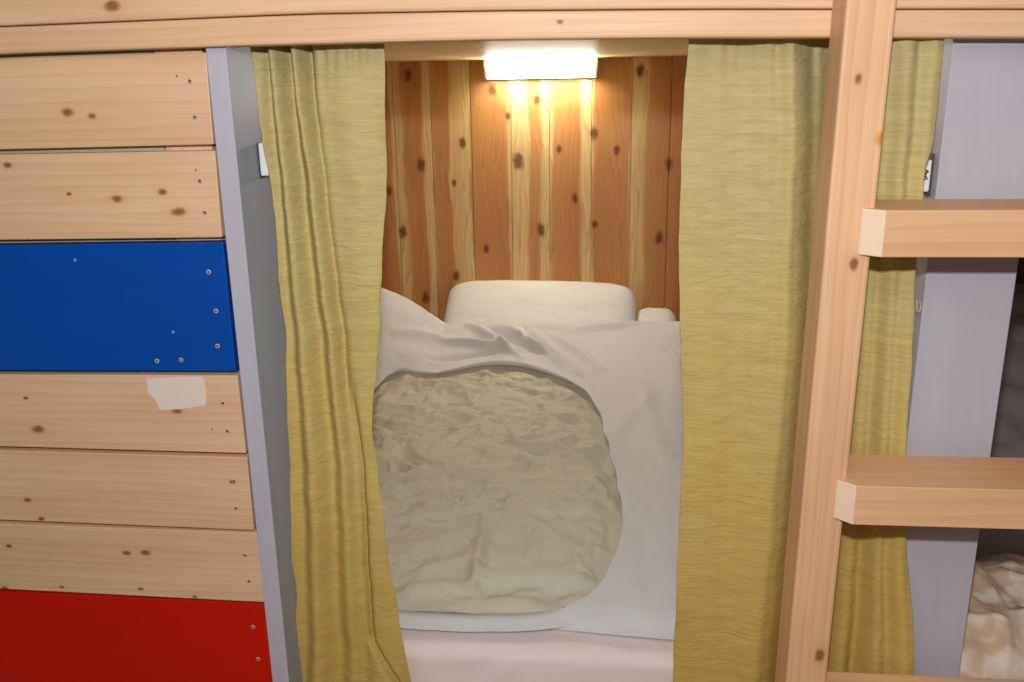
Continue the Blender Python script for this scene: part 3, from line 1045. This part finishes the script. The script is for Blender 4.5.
QR = [(on_duvet(*a)[:2], on_duvet(*b)[:2], am, wd) for a, b, am, wd in [((480, 574), (590, 578), 0.020, 0.016), ((400, 588), (470, 586), 0.014, 0.016), ((495, 512), (610, 508), 0.010, 0.014),
      ((488, 512), (470, 600), 0.010, 0.014), ((390, 520), (490, 505), 0.008, 0.018), ((480, 596), (540, 600), 0.008, 0.012), ((590, 480), (616, 505), 0.012, 0.015)]]
o = quilt_surface()
tag(o, 'crumpled beige quilt showing through the opening')
tag(duvet, 'white duvet with a beige quilt showing through its oval opening', 'duvet')


def pillow(name, cx, cy, cz, hx, hy, hz, rot, mat, label, seed, flange=0.0, power=0.36, group=None):
    NUu, NVv = 70, 50
    bm = bmesh.new()
    def surf(sgn):
        rows = []
        for i in range(NUu + 1):
            u = -1 + 2 * i / NUu
            row = []
            for j in range(NVv + 1):
                v = -1 + 2 * j / NVv
                e = max(0.0, (1 - abs(u) ** 4.0)) ** power * max(0.0, (1 - abs(v) ** 2.4)) ** power
                pin = 1 - 0.06 * (v * v) * 1.0
                x = u * hx * (1 - 0.05 * abs(v) ** 6); y = v * hy * (1 - 0.11 * abs(u) ** 8)
                w = fbm(u * 2.2 + seed, v * 1.6, seed + sgn, 3) * 0.007 + fbm(u * 5 + seed, v * 2, seed, 2) * 0.002
                z = sgn * (hz * e + w * e)
                row.append((x, y, z))
            rows.append(row)
        return rows
    for sgn in (1, -1):
        R_ = surf(sgn)
        V = [[bm.verts.new(p) for p in r] for r in R_]
        for i in range(NUu):
            for j in range(NVv):
                bm.faces.new((V[i][j], V[i + 1][j], V[i + 1][j + 1], V[i][j + 1]))
    bmesh.ops.remove_doubles(bm, verts=bm.verts, dist=0.0004)
    bm.transform(Matrix.Translation((cx, cy, cz)) @ rot)
    root = mesh_obj(name, bm, mat, None, True, loc=(cx, cy, cz))
    tag(root, label, 'pillow', group)
    return root


def euler(x, y, z):
    return Matrix.Rotation(z, 4, 'Z') @ Matrix.Rotation(y, 4, 'Y') @ Matrix.Rotation(x, 4, 'X')


# main pillow: 446..637 px wide
yP = 1.655
pa, pb = at(441, 312, yP - .05), at(637, 312, yP - .05)
zt = at(540, 284, yP - 0.0)[2]
hzp = 0.085
hyp = 0.16
pil = pillow('pillow', (pa[0] + pb[0]) / 2, 1.66, zt - 0.128, (pb[0] - pa[0]) / 2, hyp, hzp, euler(math.radians(32), math.radians(0.5), math.radians(-1)), M_pillow,
             'plump white pillow resting in the middle against the cedar wall', 2.2, power=0.36)
cloth_box(pa[0] + 0.02, pb[0] - 0.06, 1.54, YW - 0.005, ZM + 0.001, zt - 0.262, 'head_bolster', M_sheet, 3, 0.002, mat_, n=(20, 20))
# folded sheet tucked between the pillow and the right wall
q0, q1 = at(630, 318, 1.69)[0] + 0.014, at(678, 318, 1.69)[0]
zt2 = at(660, 308, 1.69)[2]
fs = pillow('folded_sheet', (q0 + q1) / 2, 1.69, (zt2 + ZM) / 2 + 0.006, (q1 - q0) / 2, 0.10, (zt2 - ZM) / 2 - 0.011, Matrix.Identity(4), M_pillow,
            'small folded white sheet at the right end of the plump pillow', 9.1)
fs['category'] = 'sheet'
# ------------------------------------------------------------------ neighbouring bunk on the right
xn = XR2 + 0.004
o = cloth_box(xn, xn + 0.9, 0.06, YW - 0.01, 0.1505, ZM - 0.08, 'mattress', plain('second_mattress', C(150, 140, 130), 0.8), 5, 0.003)
tag(o, 'mattress of the neighbouring bunk under the floral quilt', 'mattress')


def floral():
    w = NT('floral_quilt_cloth')
    o = w.obj()
    nz = w.n('ShaderNodeTexNoise')
    nz.inputs['Scale'].default_value = 14
    w.l(o, nz.inputs['Vector'])
    add = w.n('ShaderNodeVectorMath', operation='MULTIPLY_ADD')
    w.l(nz.outputs['Color'], add.inputs[0]); add.inputs[1].default_value = (0.07, 0.07, 0.07); w.l(o, add.inputs[2])
    n1 = w.noise(w.map(add.outputs[0], (16, 30, 22)), 1.0, 1.5)
    n2 = w.noise(w.map(add.outputs[0], (40, 22, 30), (3, 1, 2)), 1.0, 1.0)
    col = w.ramp(n1, [(0.0, C(214, 182, 150)[:3]), (0.42, C(220, 190, 160)[:3]), (0.54, C(238, 222, 206)[:3]), (0.62, C(236, 222, 210)[:3]), (0.74, C(218, 188, 158)[:3])])
    col = w.mix(w.math('MULTIPLY', w.math('MULTIPLY', w.math('SUBTRACT', n2, 0.52, clamp=True), 4.0, clamp=True), 0.5), col, C(198, 172, 160))
    return w.done(col, 0.7, 0.2, w.bump(w.noise(o, 26, 4), 0.3, 0.006))


def heap(name, x0, x1, y0, y1, zfun, mat, label, cat, seed, amp, base):
    nx, ny = 90, 90
    rows = []
    for i in range(nx):
        row = []
        for j in range(ny):
            u, v = i / (nx - 1), j / (ny - 1)
            x, y = lerp(x0, x1, u), lerp(y0, y1, v)
            e = min(1, min(u, 1 - u) / 0.08) ; e2 = min(1, min(v, 1 - v) / 0.10)
            ed = math.sqrt(max(0, 1 - (1 - e) ** 2)) * math.sqrt(max(0, 1 - (1 - e2) ** 2))
            wx = x + 0.05 * fbm(x * 5, y * 5, seed, 2)
            n = amp * ((1 - abs(noise.noise((wx * 9, y * 9, seed))) * 2) + 0.5 * (1 - abs(noise.noise((wx * 20, y * 18, seed + 3))) * 2))
            z = base + (zfun(x, y) - base + n) * ed
            row.append((x, y, max(base, z)))
        rows.append(row)
    o = mesh_obj(name, grid_bm(rows), mat, None, True)
    tag(o, label, cat)
    return o


zq0 = at(1000, 560, 0.35)[2]
zm2 = ZM - 0.08
heap('floral_quilt', xn + 0.001, xn + 0.6, 0.08, 0.44, lambda x, y: np.interp(y, [0.05, 0.15, 0.3, 0.44], [zm2 + 0.05, zm2 + 0.13, zm2 + 0.15, zm2 + 0.10]), floral(),
     'cream floral quilt bunched in the neighbouring bunk, low at right', 'quilt', 3.3, 0.022, zm2 + 0.002)
zd = at(1015, 350, 1.1)[2]
heap('blanket', xn + 0.001, xn + 0.75, 0.445, 1.6, lambda x, y: np.interp(y, [0.44, 0.75, 0.95, 1.25, 1.6], [zm2 + 0.18, zm2 + 0.27, zm2 + 0.36, zm2 + 0.46, zm2 + 0.42]), M_dark_blanket,
     'charcoal blanket heaped behind the floral quilt, between the ladder rungs', 'blanket', 7.7, 0.018, zm2 + 0.002)

# ------------------------------------------------------------------ light
FLASH = 46.0
ld = bpy.data.lights.new('camera_flash', 'SPOT')
ld.energy = FLASH
ld.color = (1.0, 0.97, 0.96)
ld.shadow_soft_size = 0.018
ld.spot_size = math.radians(140)
ld.spot_blend = 0.75
lo = bpy.data.objects.new('camera_flash', ld)
COL.objects.link(lo)
lo.location = Vector(CAM) + Vector((0.0, 0.03, 0.165))
tgt = Vector(at(560, 430, 0))
lo.rotation_euler = (tgt - lo.location).to_track_quat('-Z', 'Y').to_euler()

# added area light behind the camera, unseen fill imitating bounce in the corridor
ad = bpy.data.lights.new('corridor_fill', 'AREA')
ad.energy = 9.0
ad.color = (1.0, 0.93, 0.82)
ad.shape = 'RECTANGLE'; ad.size = 2.4; ad.size_y = 1.0
ao = bpy.data.objects.new('corridor_fill', ad)
COL.objects.link(ao)
ao.location = (-0.2, -1.7, 2.1)
ao.rotation_euler = (Vector((0.1, 0, 0.8)) - ao.location).to_track_quat('-Z', 'Y').to_euler()

W = bpy.data.worlds.new('world')
S.world = W
W.use_nodes = True
W.node_tree.nodes['Background'].inputs[0].default_value = (1.0, 0.95, 0.88, 1)
W.node_tree.nodes['Background'].inputs[1].default_value = 0.09

S.view_settings.view_transform = 'Standard'
S.view_settings.look = 'None'
S.view_settings.exposure = 0.09
S.view_settings.gamma = 1.0
S.view_settings.use_curve_mapping = False
